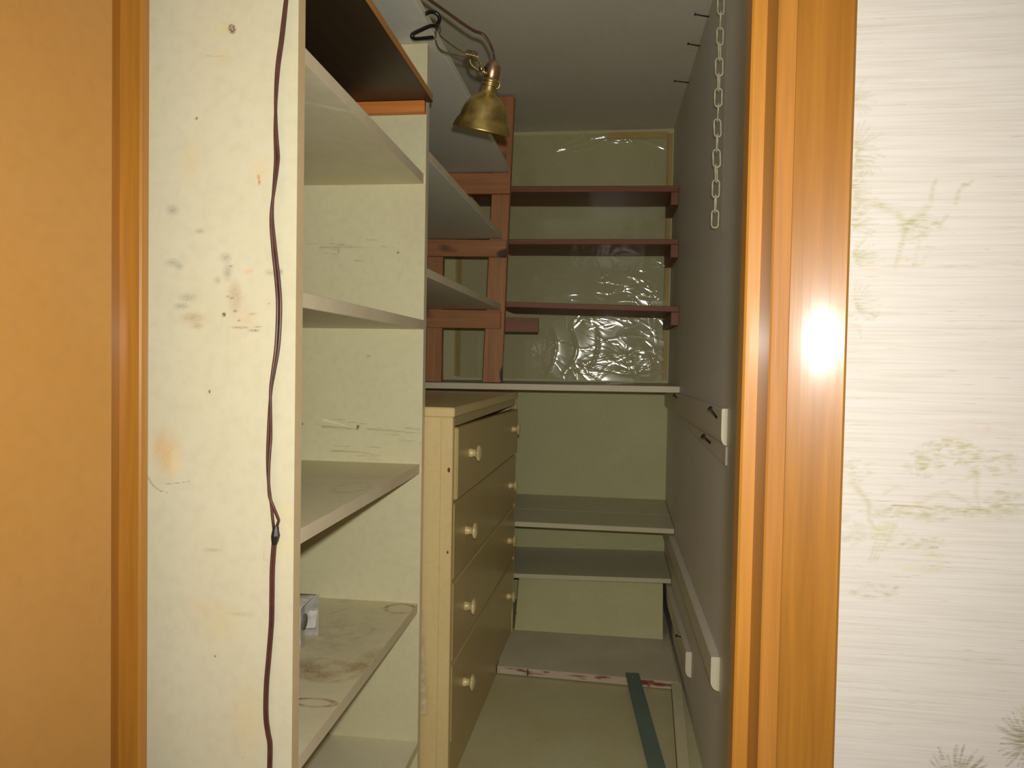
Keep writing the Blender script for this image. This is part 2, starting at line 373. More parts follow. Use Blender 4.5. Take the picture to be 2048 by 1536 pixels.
t3 = struct(extrude_z('trim_3', [(-.661, .8005), (-.641, .8005), (-.641, FY1+.001), (-.661, FY1+.001)], -.02, 2.13, 'jamb'))
extrude_z('door_stop', [(-.641, .889), (-.613, .889), (-.610, .8905), (-.609, .893), (-.609, .903), (-.611, .9055), (-.641, .9055)], 0, 2.1, 'stop', t3)
struct(box('trim_4', -.641, .1765, .8005, FY1, 2.11, 2.13, 'jamb'))
# door standing open into the room
p = at(228, 768, .842); q = at(0, 768, .69); dv = (q-p); dv.z = 0; dv.normalize(); nv = V((dv.y, -dv.x, 0))
if nv.x > 0: nv = -nv
a, b = p+dv*.003, p+dv*.74
d1 = hexa('door_1', [V((x.x, x.y, z)) for z in (.012, 2.08) for x in (a, b, b+nv*.035, a+nv*.035)], 'door'); struct(d1)

# ------------------------------------------------------------------ shelving unit (bays open to the right)
su = thing('shelving_unit', (-.6, 1.3, 0), 'cream-painted built-in shelving unit with tall end panel and open bays', 'shelves')
B = su.location
XF = -.424
# end panel with its marks
mk = Marks((XL, .955, 0), (XF-XL, 0, 0), (0, 0, ZC), .0014)
E = lambda x, y: at(x, y, .955)
pxm = .955/1440
def sm(x, y, rx, ry, col=(120,122,104), al=.4, rot=0): mk.blob(E(x, y), rx*pxm, ry*pxm, col, al, 1, rot)
for a_ in ((345,525,22,12), (358,533,14,10), (452,515,18,14,), (455,545,14,25), (400,462,16,8), (345,420,20,14), (375,595,26,12), (362,612,22,10), (385,635,34,14), (395,652,18,9), (540,545,14,9), (470,590,18,40), (435,560,10,10)): sm(*a_, al=.55)
for a_ in ((470,600,30,45), (490,640,30,30), (390,640,50,25)): sm(*a_, col=(214,160,110), al=.3)
sm(497,543,14,6, (232,150,90), .7, .2)
for a_ in ((480,655,30,3), (508,661,18,4), (515,654,14,2), (463,596,8,2,), (455,593,6,3), (537,607,6,2), (505,628,12,2), (462,532,9,2), (470,622,7,4), (478,641,6,3)): sm(*a_, col=(70,66,54), al=.8)
sm(562,543,5,10, (84,84,88), .8)
for x, y, r, c in ((463,57,9,(64,40,44)), (466,60,8,(64,40,44)), (393,237,3,(90,54,34)), (448,629,5,(120,56,36)), (419,783,3.5,(110,60,30)), (430,1312,2.5,(110,70,40)), (486,1515,2,(120,80,50))): mk.blob(E(x,y), r*pxm, r*pxm*1.2, c, 3)
mk.line([E(517,352), E(519,367)], 2.6*pxm, (190,92,54), 1.2, False)
for a_ in ((450,60,30,20), (445,115,25,18), (380,320,30,60), (522,340,30,40), (500,1450,60,140), (440,1240,60,60)): sm(*a_, col=(214,186,124), al=.45)
sm(335,910,42,62, (222,170,100), .75); sm(318,890,20,40, (216,160,92), .5); sm(352,925,20,40, (240,214,160), .5)
mk.line([E(293,950), E(305,970), E(320,982), E(335,985)], 1.6*pxm, (140,104,70), .9); mk.line([E(330,968), E(360,966), E(385,962)], 1.3*pxm, (160,124,86), .7)
mk.line([E(412,112), E(460,113)], 1.3*pxm, (190,160,120), .8)
sm(425,1100,28,6, (150,130,96), .5); sm(480,1228,40,7, (170,140,100), .4); sm(395,1215,50,30, (220,180,140), .3)
# yellowed clear tape where the cord is fixed
for y0 in range(1010, 1120, 10): sm(575, y0, 52, 16, (222,200,130), .22)
mk.line([E(528,1078), E(528,1120), E(556,1124)], 1.4*pxm, (214,190,130), .6, False)
ep = mk.build('end_panel', (0, .023, 0), 'cream_marks', su, B, other='cream_edge')
# partition
mk = Marks((XL, 1.655, 0), (XF+.004-XL, 0, 0), (0, 0, 1.7995), .0022)
Pp = lambda x, y: at(x, y, 1.655); ppm = 1.655/1440
for pts, al in (([(645,853), (690,856), (715,858)], .6), ([(735,858), (790,862), (838,867)], .5), ([(640,495), (700,494), (740,494)], .45), ([(710,521), (732,522)], .4), ([(735,712), (742,714)], .6), ([(665,902), (720,904), (760,912)], .45), ([(715,985), (760,1000)], .2)):
    mk.line([Pp(*p) for p in pts], 2.2*ppm, (120,110,80), al)
for x, y, r in ((605,848,3), (716,853,4), (796,505,3), (715,857,3), (677,503,2), (725,640,4)): mk.blob(Pp(x,y), r*ppm, r*ppm, (60,50,34), 2)
mk.line([Pp(648,840), Pp(680,848), Pp(705,855)], 3.5*ppm, (240,232,200), .8)
for k in range(26):
    x, y = random.choice(((700,855), (790,868), (720,910), (690,494))); x += random.gauss(0, 45); y += random.gauss(0, 9); mk.line([Pp(x-14,y), Pp(x+14,y+2)], 1.2*ppm, (150,140,108), .5)
mk.blob(Pp(830,440), 60*ppm, 90*ppm, (206,186,150), .3); mk.blob(Pp(610,640), 20*ppm, 400*ppm, (196,186,140), .25)
mk.build('partition', (0, .025, 0), 'bay_marks', su, B, other='shelf_edge')
# bay one shelves
def bay_shelf(ztn, ztf, marks=None, th=.022, mat='shelf'):
    x0, y0, y1 = XL+.001, .978, 1.655
    if marks is None:
        return hexa('shelf', [(x0,y0,ztn-th),(XF-.0006,y0,ztn-th),(XF+.005,y1,ztf-th),(x0,y1,ztf-th),(x0,y0,ztn),(XF-.0006,y0,ztn),(XF+.005,y1,ztf),(x0,y1,ztf)], mat, su, B, edge=([(1,0,0)], 'shelf_edge'))
    mk = Marks((x0, y0, ztn), (XF-.0006-x0, 0, 0), (0, y1-y0, 0), .0025); marks(mk, ztn)
    return mk.build('shelf', (0, 0, -th), 'shelf_marks', su, B, other='shelf_edge')
mk = Marks((XL+.001, .978, 1.4755), (XF-.0006-XL-.001, 0, 0), (0, .677, 0), .0025); zD = 1.4755
mk.line([atZ(600,203,zD), atZ(650,213,zD), atZ(711,226,zD)], .006, (250,246,232), .8, False); mk.line([atZ(703,190,zD), atZ(711,226,zD)], .004, (244,238,222), .7, False)  # tape and paint smear, with the tape's shine painted in as pale colour
mk.blob(atZ(676,178,zD), .05, .05, (196,168,130), .7); mk.blob(atZ(648,170,zD), .03, .06, (246,242,228), .5)
for x, y, q in ((660,173,.006), (800,312,.007), (673,321,.004)): mk.blob(atZ(x,y,zD), q, q*1.5, (252,250,244), 1.5)
mk.build('shelf', (0, 0, .0225), 'shelf_marks', su, B, other='shelf_edge')
bay_shelf(1.156, 1.158)
def stB(mk, z):
    mk.ringm(atZ(705,975,z), .03, .055, .3, (170,140,80), .5)
    mk.blob(atZ(660,1030,z), .08, .1, (200,170,130), .3); mk.line([atZ(620,1050,z), atZ(680,1020,z), atZ(760,975,z)], .006, (188,150,100), .45)
    mk.blob(atZ(720,955,z), .12, .05, (150,140,100), .35)
    mk.line([atZ(661,1026,z), atZ(662,1029,z)], .004, (170,70,50), 1)
bay_shelf(.818, .818, stB)
def stC(mk, z):
    G = (136,98,40)
    mk.ringm(atZ(800,1217,z), .034, .03, .22, (140,92,34), 1.6); mk.ringm(atZ(628,1405,z), .036, .014, .25, (140,92,40), 1.6)
    mk.ringm(atZ(660,1345,z), .045, .04, .2, G, .4); mk.ringm(atZ(690,1260,z), .06, .05, .15, G, .3); mk.ringm(atZ(640,1330,z), .05, .03, .2, G, .35)
    for x, y, a_, b_ in ((725,1330,.05,.045), (745,1315,.03,.06), (700,1345,.05,.03), (640,1350,.07,.03), (610,1335,.05,.05)): mk.blob(atZ(x,y,z), a_, b_, (150,104,42), .9)
    mk.line([atZ(655,1228,z), atZ(685,1220,z), atZ(705,1213,z)], .006, G, .55)
    for k in range(60):
        x, y = random.gauss(690, 50), random.gauss(1290, 50); mk.blob(atZ(x,y,z), random.uniform(.006,.03), random.uniform(.004,.018), random.choice(((140,116,64),(196,176,120),(150,130,84))), random.uniform(.15,.4))
    mk.blob(atZ(680,1270,z), .16, .2, (150,136,90), .35)
bay_shelf(.486, .486, stC)
bay_shelf(.152, .152)
# wood cleat and top board, bay two shelves
box('cleat', at(675,215,1.645).x, at(851,215,1.645).x, 1.635, 1.6555, at(800,226,1.64).z, 1.6625, 'cleat', su, B)
hexa('top_board', [(XL,.978,1.810),(-.412,.978,1.810),(-.370,2.738,1.786),(XL,2.738,1.786),(XL,.978,1.832),(-.412,.978,1.832),(-.370,2.738,1.808),(XL,2.738,1.808)], 'grey_shelf', su, B, edge=([(1,0,0)], 'grey_shelf'))
def bay2(z, zf, th=.021): hexa('shelf', [(XL,1.68,z-th),(-.4215,1.68,z-th),(-.392,2.739,zf-th),(XL,2.739,zf-th),(XL,1.68,z),(-.4215,1.68,z),(-.392,2.739,zf),(XL,2.739,zf)], 'grey_shelf', su, B, edge=([(1,0,0)], 'shelf_edge'))
bay2(1.562, 1.556); bay2(1.284, 1.286)
# dark loose board on the cleat
db = hexa('loose_board', [(-.70,.99,1.663),(-.409,.99,1.663),(-.405,1.654,1.663),(-.70,1.654,1.663),(-.70,.99,1.681),(-.409,.99,1.681),(-.405,1.654,1.681),(-.70,1.654,1.681)], 'darkboard', None, edge=([(1,0,0)], 'ply'), bev=.0008)
tag(db, 'dark brown loose board with pale plywood edge lying on orange cleat', 'board')

# ------------------------------------------------------------------ stained lumber frame at the end of bay two
fr = thing('lumber_frame', (-.5, 2.76, .99), 'reddish-brown stained lumber frame standing on the long shelf', 'frame')
FB = fr.location
FY = 2.728
def fpiece(name, quad, y0, th, mat):
    a = [at(x, y, y0) for x, y in quad]     # bottom left, bottom right, top right, top left
    s = y0
    pts = []
    for p in (a[0], a[1]): pts.append(V((p.x, s, p.z)))
    for p in (a[1], a[0]): pts.append(V((p.x, s+th, p.z)))
    for p in (a[3], a[2]): pts.append(V((p.x, s, p.z)))
    for p in (a[2], a[3]): pts.append(V((p.x, s+th, p.z)))
    return hexa(name, pts, mat, fr, FB, bev=.0015)
zt = .986
fpiece('post', [(965,764.5), (1003,765), (1028.5,192), (993,192)], FY+.012, .036, 'pine_z')
fpiece('post', [(851,763), (882,764), (886,500), (855,500)], FY+.012, .036, 'pine_z')
fpiece('rail', [(850,655), (1001,657), (1001,621), (850,618.5)], FY-.008, .019, 'pine_x')
fpiece('rail', [(850,512), (1012,514), (1013,480), (850,478)], FY-.008, .019, 'pine_x')
fpiece('rail', [(850,388), (1020,387), (1021,346), (850,346.5)], FY-.008, .019, 'pine_x')
fpiece('stub_board', [(990,664), (1077,665), (1077,636), (990,634)], FY+.05, .018, 'brown_x')

# ------------------------------------------------------------------ back of the closet
ls = thing('long_shelf', (0, 2.95, .96), 'long off-white board across the closet above the chest of drawers', 'shelf')
LB = ls.location
hexa('board', [(XL,2.70,.958),(XR-.001,2.70,.963),(XR-.001,3.199,.963),(XL,3.199,.958),(XL,2.70,.981),(XR-.001,2.70,.986),(XR-.001,3.199,.986),(XL,3.199,.981)], 'grey_shelf', ls, LB, edge=([(0,-1,0)], 'shelf_edge'))
box('cleat', XL, -.6, YB-.021, YB-.001, .925, .9575, 'batten', ls, LB)
def back_shelf(name, label, y0, pl, pr_, th, left, group):
    zl, zr = at(*pl, y0).z, at(*pr_, y0).z
    o = thing(name, (0, (y0+YB)/2, zl), label, 'shelf', group); b = o.location; x1 = XR-.001; zl2 = zl+(zr-zl)*(left+.39)/.67
    hexa('board', [(left,y0,zl2-th),(x1,y0,zr-th),(x1,YB-.012,zr-th),(left,YB-.012,zl2-th),(left,y0,zl2),(x1,y0,zr),(x1,YB-.012,zr),(left,YB-.012,zl2)], 'brown_x', o, b)
    hexa('cleat', [(x1-.029,y0+.004,zr-th-.05),(x1,y0+.004,zr-th-.05),(x1,YB-.012,zr-th-.05),(x1-.029,YB-.012,zr-th-.05),(x1-.029,y0+.004,zr-th),(x1,y0+.004,zr-th),(x1,YB-.012,zr-th),(x1-.029,YB-.012,zr-th)], 'brown_y', o, b)
    return o
g = 'brown shelves across the plastic-covered back wall'
back_shelf('wall_shelf', 'topmost of the three brown shelves on the plastic-covered back wall', 2.92, (1020,372), (1358,371), .0245, -.56, g)
back_shelf('wall_shelf', 'middle one of three brown shelves on the plastic-covered back wall', 2.88, (1012,478), (1358,478), .021, -.42, g)
back_shelf('wall_shelf', 'lowest of three brown shelves on the plastic-covered back wall', 2.80, (1010,603), (1360,613), .021, -.40, g)
# crinkled plastic
x0, x1, z0, z1 = -.66, .262, .992, 2.07; nu, nv = 560, 620
Xg, Zg = np.meshgrid(np.linspace(x0, x1, nu), np.linspace(z0, z1, nv), indexing='ij')
def vnoise(X, Z, sc, seed):
    r = np.random.default_rng(seed); G = r.random((96, 96)); x, z = X*sc % 90, Z*sc % 90; xi, zi = x.astype(int), z.astype(int); fx, fz = x-xi, z-zi
    fx, fz = fx*fx*(3-2*fx), fz*fz*(3-2*fz)
    return G[xi,zi]*(1-fx)*(1-fz)+G[xi+1,zi]*fx*(1-fz)+G[xi,zi+1]*(1-fx)*fz+G[xi+1,zi+1]*fx*fz
wx, wz = Xg+.05*(vnoise(Xg+2, Zg+2, 9, 1)-.5), Zg+.05*(vnoise(Xg+2, Zg+2, 9, 2)-.5)
amp = np.clip((wx+.32)/.5, .06, 1)*np.clip((1.62-Zg)/.3, .12, 1)
amp = np.maximum(amp, .6*np.clip(1-np.abs(Zg-2.03)/.05, 0, 1)*np.clip((Xg+.25)/.3, .3, 1))
Hc = .0022*amp*vnoise(wx*1.0+3, wz+3, 11, 3) + .0012*vnoise(Xg*2+3, Zg*.6+3, 9, 6)
def crease(cx, cz, ang, ln, wdt, h, amp_=None):
    global Hc
    e = ln+.03+5*wdt; i0, i1 = np.searchsorted(Xg[:,0], (cx-e, cx+e)); j0, j1 = np.searchsorted(Zg[0], (cz-e, cz+e)); q = (slice(i0, i1), slice(j0, j1))
    dx, dz = wx[q]-cx, wz[q]-cz; a, b = dx*math.cos(ang)+dz*math.sin(ang), -dx*math.sin(ang)+dz*math.cos(ang)
    b = b + .25*a*a/max(ln, .01)*math.copysign(1, math.sin(cx*997)); k = np.clip(1-(a/ln)**2, 0, 1)
    Hc[q] += h*k*np.exp(-np.sqrt((b/wdt)**2+.08))*(np.clip(amp[q]+.12, 0, 1) if amp_ is None else amp_)
for k in range(240):
    cx = x0+(x1-x0)*random.random()**.6; cz = 1.0+(.62)*random.random()**1.3; thin = k % 3 > 0
    wd_ = random.uniform(.0014, .0032) if thin else random.uniform(.006, .015)
    crease(cx, cz, random.gauss(-.3, .75), random.uniform(.02, .13), wd_, wd_*(random.uniform(.25, .8) if thin else random.uniform(.05, .22)))
for k in range(18):
    wd_ = random.uniform(.002, .008); crease(-.28+.52*random.random(), 2.03+random.gauss(0, .014), random.gauss(0, .25), random.uniform(.03, .12), wd_, wd_*random.uniform(.4, .9), 1)
for cx in (-.19, -.12, -.02): crease(cx, 1.12, 1.5, .12, .005, .003, 1)
for cz in (1.02, 1.035): crease(.08, cz, .02, .22, .005, .003, 1)
Yg = YB-.0024-Hc
vv = np.stack([Xg, Yg, Zg], -1).reshape(-1, 3); ix = np.arange(nu*nv).reshape(nu, nv)
fq = np.stack([ix[:-1,:-1], ix[1:,:-1], ix[1:,1:], ix[:-1,1:]], -1).reshape(-1, 4)
ps = thing('plastic_sheet', (-.2, YB-.002, .99), 'crinkled clear plastic sheet fixed over the back wall behind brown shelves', 'plastic sheet')
me = bpy.data.meshes.new('film'); me.from_pydata((vv-np.array(ps.location)).tolist(), [], fq.tolist()); me.shade_smooth(); link('film', me, 'poly', ps)
tz = lambda y: at(1200, y, YB).z
box('tape', .254, .278, YB-.0026, YB-.0016, 1.0, 2.065, 'tape_yellow', ps, ps.location, 0)
box('tape', .0, .254, YB-.0136, YB-.0126, 2.045, 2.07, 'tape_yellow', ps, ps.location, 0)
box('tape', -.668, -.64, YB-.0026, YB-.0016, 1.0, 2.0, 'tape_yellow', ps, ps.location, 0)
# lower shelves
def low_shelf(name, label, y0, pl, pr_, th, zrear, split=None):
    zl, zr = at(*pl, y0).z, at(*pr_, y0).z; o = thing(name, (0, (y0+YB)/2, zl-th), label, 'shelf'); b = o.location; x0, x1 = XL+.002, XR-.002
    def plank(ya, yb):
        k = lambda x, y: (zl+(zr-zl)*(x+.33)/.61) + (zrear)*(y-y0)/(YB-y0)
        P = [V((x, y, k(x, y)-th)) for x, y in ((x0,ya),(x1,ya),(x1,yb),(x0,yb))] + [V((x, y, k(x, y))) for x, y in ((x0,ya),(x1,ya),(x1,yb),(x0,yb))]
        hexa('plank', P, 'low_shelf', o, b, edge=([(0,-1,0)], 'low_edge'), bev=.001)
    if split: plank(y0, split); plank(split+.0015, YB-.002)
    else: plank(y0, YB-.002)
low_shelf('low_shelf', 'two-plank off-white shelf below the long board at the closet back', 2.765, (1029,1043), (1350,1058), .019, .03, 2.955)
low_shelf('low_shelf', 'single-board grey-green shelf just under the two-plank shelf', 2.84, (1027,1147), (1343,1158), .018, .018)
# platform on the floor with a chipped front edge, and the panel leaning behind it
pf = thing('floor_platform', (0, 2.55, 0), 'low painted board platform on closet floor with chipped red-showing edge', 'platform')
pa, pb = V((-.335, 2.40, 0)), V((.268, 2.372, 0))
hexa('board', [(pa.x,2.40,.006),(pb.x,2.372,.006),(.272,2.80,.006),(-.345,2.80,.006),(pa.x,2.40,.03),(pb.x,2.372,.03),(.272,2.80,.03),(-.345,2.80,.03)], 'platform', pf, pf.location, bev=.001)
mk = Marks((pa.x, 2.398, .006), pb-pa, (0, 0, .0235), .0015)
for k in range(26):
    s = random.choice((random.uniform(0, .2), random.uniform(.46, .6), random.uniform(.2, .6))); L = random.uniform(.008, .04); mk.blob(pa+(pb-pa).normalized()*s+V((0,0,.006+random.uniform(.003,.02))), L, random.uniform(.002,.006), (124,68,50), 1.2)
for s in (.49, .54): mk.blob(pa+(pb-pa).normalized()*s+V((0,0,.018)), .035, .008, (128,62,44), 2)
mk.line([pa+(pb-pa).normalized()*.105+V((0,0,.006)), pa+(pb-pa).normalized()*.105+V((0,0,.03))], .0016, (40,30,24), 2, False)
mk.build('front_edge', (0, .0018, 0), 'platform_edge', pf, pf.location)
for x in (-.3, .0, .24): box('foot_strip', x-.015, x+.015, 2.42, 2.78, 0, .006, 'platform', pf, pf.location, 0)
rp = hexa('riser_panel', [(-.318,2.735,.0305),(.246,2.735,.0305),(.246,2.745,.0305),(-.318,2.745,.0305),(-.318,2.86,.197),(.252,2.86,.206),(.252,2.87,.206),(-.318,2.87,.197)], 'back')
tag(rp, 'cream back panel leaning between floor platform and the grey-green shelf', 'panel')

# ------------------------------------------------------------------ battens and nails on the right wall
def batten(label, y0, z0, z1, zf0, zf1, th, lip=False):
    o = thing('wall_batten', (XR-th/2, y0, z0), label, 'batten', 'painted support battens on the right wall'); b = o.location
    bm = bmesh.new(); r = min(.022, (z1-z0)*.35)
    def prof(za, zb): return [(XR-.0005, za), (XR-.003, za)] + [(XR-th+(th-.003)*(1-math.sin(k/5*math.pi/2)), za+r*(1-math.cos(k/5*math.pi/2))) for k in range(1, 6)] + [(XR-th, zb-.002), (XR-th+.002, zb), (XR-.0005, zb)]
    A = [bm.verts.new((x, y0, z)) for x, z in prof(z0, z1)]; Bv = [bm.verts.new((x, YB-.002, z)) for x, z in prof(zf0, zf1)]; n = len(A)
    for k in range(n): bm.faces.new((A[k], A[(k+1) % n], Bv[(k+1) % n], Bv[k]))
    f = bm.faces.new(A); f.material_index = 1; bm.faces.new(Bv[::-1])
    link('strip', fin(bm, b), ['batten', 'batten_end'], o); return o
b1 = batten('painted wall batten supporting the long board, with nail hooks', 1.675, .882, .966, .878, .957, .014)
b2 = batten('longest painted wall batten carrying the two-plank shelf', 1.69, .312, .391, .345, .426, .021)
b3 = batten('short painted wall batten carrying the grey-green shelf near floor', 2.19, .126, .203, .118, .2, .018)
st = hexa('backing_strip', [(XR-.005,1.665,.838),(XR,1.665,.838),(XR,2.4,.858),(XR-.005,2.4,.858),(XR-.005,1.665,.881),(XR,1.665,.881),(XR,2.4,.879),(XR-.005,2.4,.879)], 'batten', b1, b1.location)
def nail(pa, pb, label, group='nails on the right wall', r=.0019):
    pa, pb = V(pa), V(pb); o = thing('nail', pa, label, 'nail', group); b = o.location; d = (pb-pa).normalized()
    tube('shank', [pa, pb], r, 'nail', o, b, 8); tube('head', [pb-d*.0015, pb+d*.0005], r*2.2, 'nail', o, b, 12)
for (xa, ya, xb, yb), lab in zip(((1418,24,1390,13), (1400,91,1376,86), (1378,151,1349,155)), ('rusty nail in right wall under ceiling, beside the hanging chain', 'rusty nail in right wall between two others under ceiling', 'rusty nail in right wall under ceiling, closest to brown shelves')):
    pa = atX(xa, ya, XR-.0005); pa.z = min(pa.z, ZC-.012); pb = at(xb, yb, pa.y-.01); pb.z = min(pb.z, ZC-.008); nail(pa, pb, lab)
pa = atX(1434,836,XR-.014); nail(pa, at(1420,816,pa.y-.012), 'rusty bent nail driven into upper wall batten', r=.0026)
pa = atX(1421,886,XR-.005); nail(pa, at(1406,872,pa.y-.012), 'rusty bent nail under the upper wall batten', r=.003)
pa = atX(1354,796,XR-.014); nail(pa, at(1348,790,pa.y-.008), 'rusty nail in upper wall batten beneath long board', r=.0024)
pa = atX(1362,1274,XR-.018); nail(pa, at(1353,1271,pa.y-.006), 'small rusty nail in the short batten near floor', r=.002)

# ------------------------------------------------------------------ chest of drawers
ch = thing('chest_of_drawers', (-.3555, 1.70, 0), 'tan-cream painted four-drawer chest with round wooden knobs under long board', 'chest')
yaw = math.radians(1.7); ch.rotation_euler = (0, 0, -yaw)
# local axes: x across the front (+x out of the drawers), y along the chest, z up
L, D, H = 1.042, .405, .953
box('side_panel', -D, -.002, 0, .02, .0, H-.026, 'chest', ch)
box('side_panel', -D, -.002, L-.02, L, .0, H-.026, 'chest', ch)
box('back_panel', -D, -D+.008, .02, L-.02, .02, H-.026, 'chest', ch)
hexa('top', [(-D-.002,-.003,H-.026),(.004,-.003,H-.026),(.004,L+.003,H-.026),(-D-.002,L+.003,H-.026),(-D-.002,-.003,H-.002),(.004,-.003,H-.002),(.004,L+.003,H-.002),(-D-.002,L+.003,H-.002)], 'chest', ch, bev=.003)
box('corner_post', -.03, .0005, -.0015, .02, 0, H-.0265, 'chest', ch, bev=.002)
box('corner_post', -.03, .0005, L-.02, L+.0015, 0, H-.0265, 'chest', ch, bev=.002)
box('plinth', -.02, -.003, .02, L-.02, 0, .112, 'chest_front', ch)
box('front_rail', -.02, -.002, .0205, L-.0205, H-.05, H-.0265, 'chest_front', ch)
zs = [(.722, .901), (.524, .714), (.320, .516), (.118, .312)]
for i, (za, zb) in enumerate(zs):
    out = .0085 if i == 0 else .0015
    dp = .014 if i == 0 else 0
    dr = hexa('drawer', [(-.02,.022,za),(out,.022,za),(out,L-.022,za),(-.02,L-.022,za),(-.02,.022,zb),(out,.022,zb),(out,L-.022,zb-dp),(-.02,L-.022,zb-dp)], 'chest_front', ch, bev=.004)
    box('drawer_box', -D+.02, -.02, .04, L-.04, za+.01, zb-.03, 'chest', dr)
    if i: box('front_rail', -.02, -.004, .0205, L-.0205, zb, zb+.008, 'chest_front', ch)
    for s in (.155, .87):
        zk = (za+zb)/2 + (.012 if i == 0 else .0)
        lathe('knob', [(0,0),(0,.012),(.004,.0125),(.010,.0105),(.016,.0095),(.020,.013),(.023,.0205),(.026,.0215),(.029,.0195),(.032,.010),(.033,0)], (out-.0005, s, zk), (1,0,0), 'knob', dr, seg=24)
# chips of the red undercoat
for y, z, r in ((.0,.80,.006), (.0,.60,.004), (.0,.03,.006)):
    bm = bmesh.new(); bmesh.ops.create_icosphere(bm, subdivisions=2, radius=1); bmesh.ops.scale(bm, vec=(r*.6, .0006, r), verts=bm.verts); bmesh.ops.translate(bm, vec=(-.008, -.0016, z), verts=bm.verts)
    link('paint_chip', fin(bm, None, True), 'chip', ch)
sc = thing('paper_strip', at(850,1429,1.689), 'pale paper strip tucked between shelving partition and chest side', 'paper')
a, b, c2 = at(840,1213,1.688), at(830,1432,1.688), at(855,1429,1.688); a2 = at(845,1213,1.688)
hexa('sheet', [V((p.x, y, p.z)) for p in (b, c2) for y in (1.687, 1.6885)][0:0] + [V((b.x,1.687,b.z)), V((c2.x,1.687,c2.z)), V((c2.x,1.6885,c2.z)), V((b.x,1.6885,b.z)), V((a.x,1.687,a.z)), V((a2.x,1.687,a2.z)), V((a2.x,1.6885,a2.z)), V((a.x,1.6885,a.z))], 'old_paper', sc, sc.location, bev=0)
# little olive scrap behind the chest
sp = atZ(1031,1255,.031); s0 = sp
wd = hexa('wood_scrap', [V((sp.x-.014,sp.y,.0305)), V((sp.x+.012,sp.y,.0305)), V((sp.x+.010,sp.y+.012,.0305)), V((sp.x-.014,sp.y+.012,.0305)), V((sp.x-.014,sp.y+.02,.12)), V((sp.x-.006,sp.y+.02,.12)), V((sp.x-.008,sp.y+.028,.12)), V((sp.x-.014,sp.y+.028,.12))], 'moss', None, bev=.001)
tag(wd, 'small dark olive wedge of wood beside the chest far end', 'scrap')

# ------------------------------------------------------------------ sticks on the floor
la = thing('lath', (0,0,0), 'flat teal-painted wooden lath lying against the platform edge', 'lath')
e0 = V((.118, 2.405, .0315)); e1 = V((.185, 1.60, .0005)); dr_ = (e1-e0).normalized(); sd = dr_.cross(V((0,0,1))).normalized()*.0225; upn = sd.cross(dr_).normalized()
if upn.z < 0: upn = -upn
la.location = e0
hexa('strip', [q+upn*h for h in (0, .006) for q in (e0-sd, e1-sd, e1+sd, e0+sd)], 'teal', la, e0, bev=.001)
bm = bmesh.new(); bmesh.ops.create_uvsphere(bm, u_segments=10, v_segments=6, radius=.003); bmesh.ops.translate(bm, verts=bm.verts, vec=e0+dr_*.03+sd*.1+upn*.006); link('nail_head', fin(bm, e0, True), 'wire', la)
tk = thing('trim_stick', (.265, 2.37, 0), 'off-white painted trim stick lying along the right wall on floor', 'trim stick')
qa = [V((.243,2.366,0)), V((.205,1.75,0)), V((.236,1.75,0)), V((.276,2.366,0))]
hexa('stick', [q+V((0,0,h)) for h in (0, .03) for q in qa], 'low_edge', tk, tk.location, bev=.0015, edge=([(-1,0,0)], 'rawbrown'))

# ------------------------------------------------------------------ plastic chain
cn = thing('plastic_chain', (.266, 1.84, ZC), 'cream plastic link chain hanging from the closet ceiling by right wall', 'chain')
CB = cn.location
def link_mesh(l=.022, wd_=.0085, r=.0021):
    pts = []
    for k in range(8): a = math.pi*k/7; pts.append(V((wd_*math.cos(a), 0, (l-wd_)+wd_*math.sin(a))))
    for k in range(8): a = math.pi+math.pi*k/7; pts.append(V((wd_*math.cos(a), 0, -(l-wd_)+wd_*math.sin(a))))
    bm = bmesh.new(); add_tube(bm, pts, r, 7, True); me = fin(bm, None, True); me.materials.append(M['chain']); return me
lm = link_mesh(); top, bot = V((.262, 1.842, ZC-.02)), at(1430, 438, 1.842); n = int((top-bot).length/.0372)
top = V((bot.x+.001, 1.842, bot.z+n*.0372))
for k in range(n+1):
    o = bpy.data.objects.new('link', lm); C.objects.link(o); o.parent = cn
    t = k/n; p = bot.lerp(top, t); o.location = p-CB
    o.rotation_euler = (random.uniform(-.05,.05), random.uniform(-.06,.06), math.radians((12 if k % 2 == 0 else 72)+random.uniform(-14,14)))
tube('hook', smooth_path([(top.x, 1.842, top.z+.014), (top.x+.006,1.842,top.z+.017), (top.x+.004,1.842,top.z+.024), (top.x,1.842,ZC)], 5), .0015, 'wire', cn, CB)

# ------------------------------------------------------------------ clamp lamp
LY = 1.70
lp = thing('clamp_lamp', at(870,60,1.6), 'aged brass bell-shaped clamp lamp with black vinyl-tipped spring clamp', 'lamp')
PB = lp.location
s_top, s_rim = at(989,119,LY+.005), at(963,262,LY+.045); axl = (s_rim-s_top); u1 = LY/1440*1.01; k1 = axl.length/145
pf_ = lambda rows: [(t*k1, r*u1) for t, r in rows]
lathe('socket_cap', pf_([(0,2),(1,5),(4,9),(9,13),(15,15.2),(24,15.8),(32,15.5),(38,15),(40,14)]), s_top, axl, 'brass_cap', lp, PB)
lathe('collar', pf_([(38,14),(39,16.5),(42,17.5),(45,17),(47,15.2),(49,16.8),(52,16.4),(54,14.5)]), s_top, axl, 'brass', lp, PB)
lathe('reflector', pf_([(53,14),(62,14.6),(68,16),(72,21),(76,27.5),(82,34),(90,39.5),(100,44),(110,47),(119,49),(122,50.2),(128,54.5),(136,57.5),(142,58.8),(144,59.6),(145.5,59.2),(145,57.8),(141,56.9),(130,53),(120,46.6),(102,40.6),(83,30.6),(74,20),(68,13)]), s_top, axl, 'brass', lp, PB, 48)
al_ = axl.normalized()
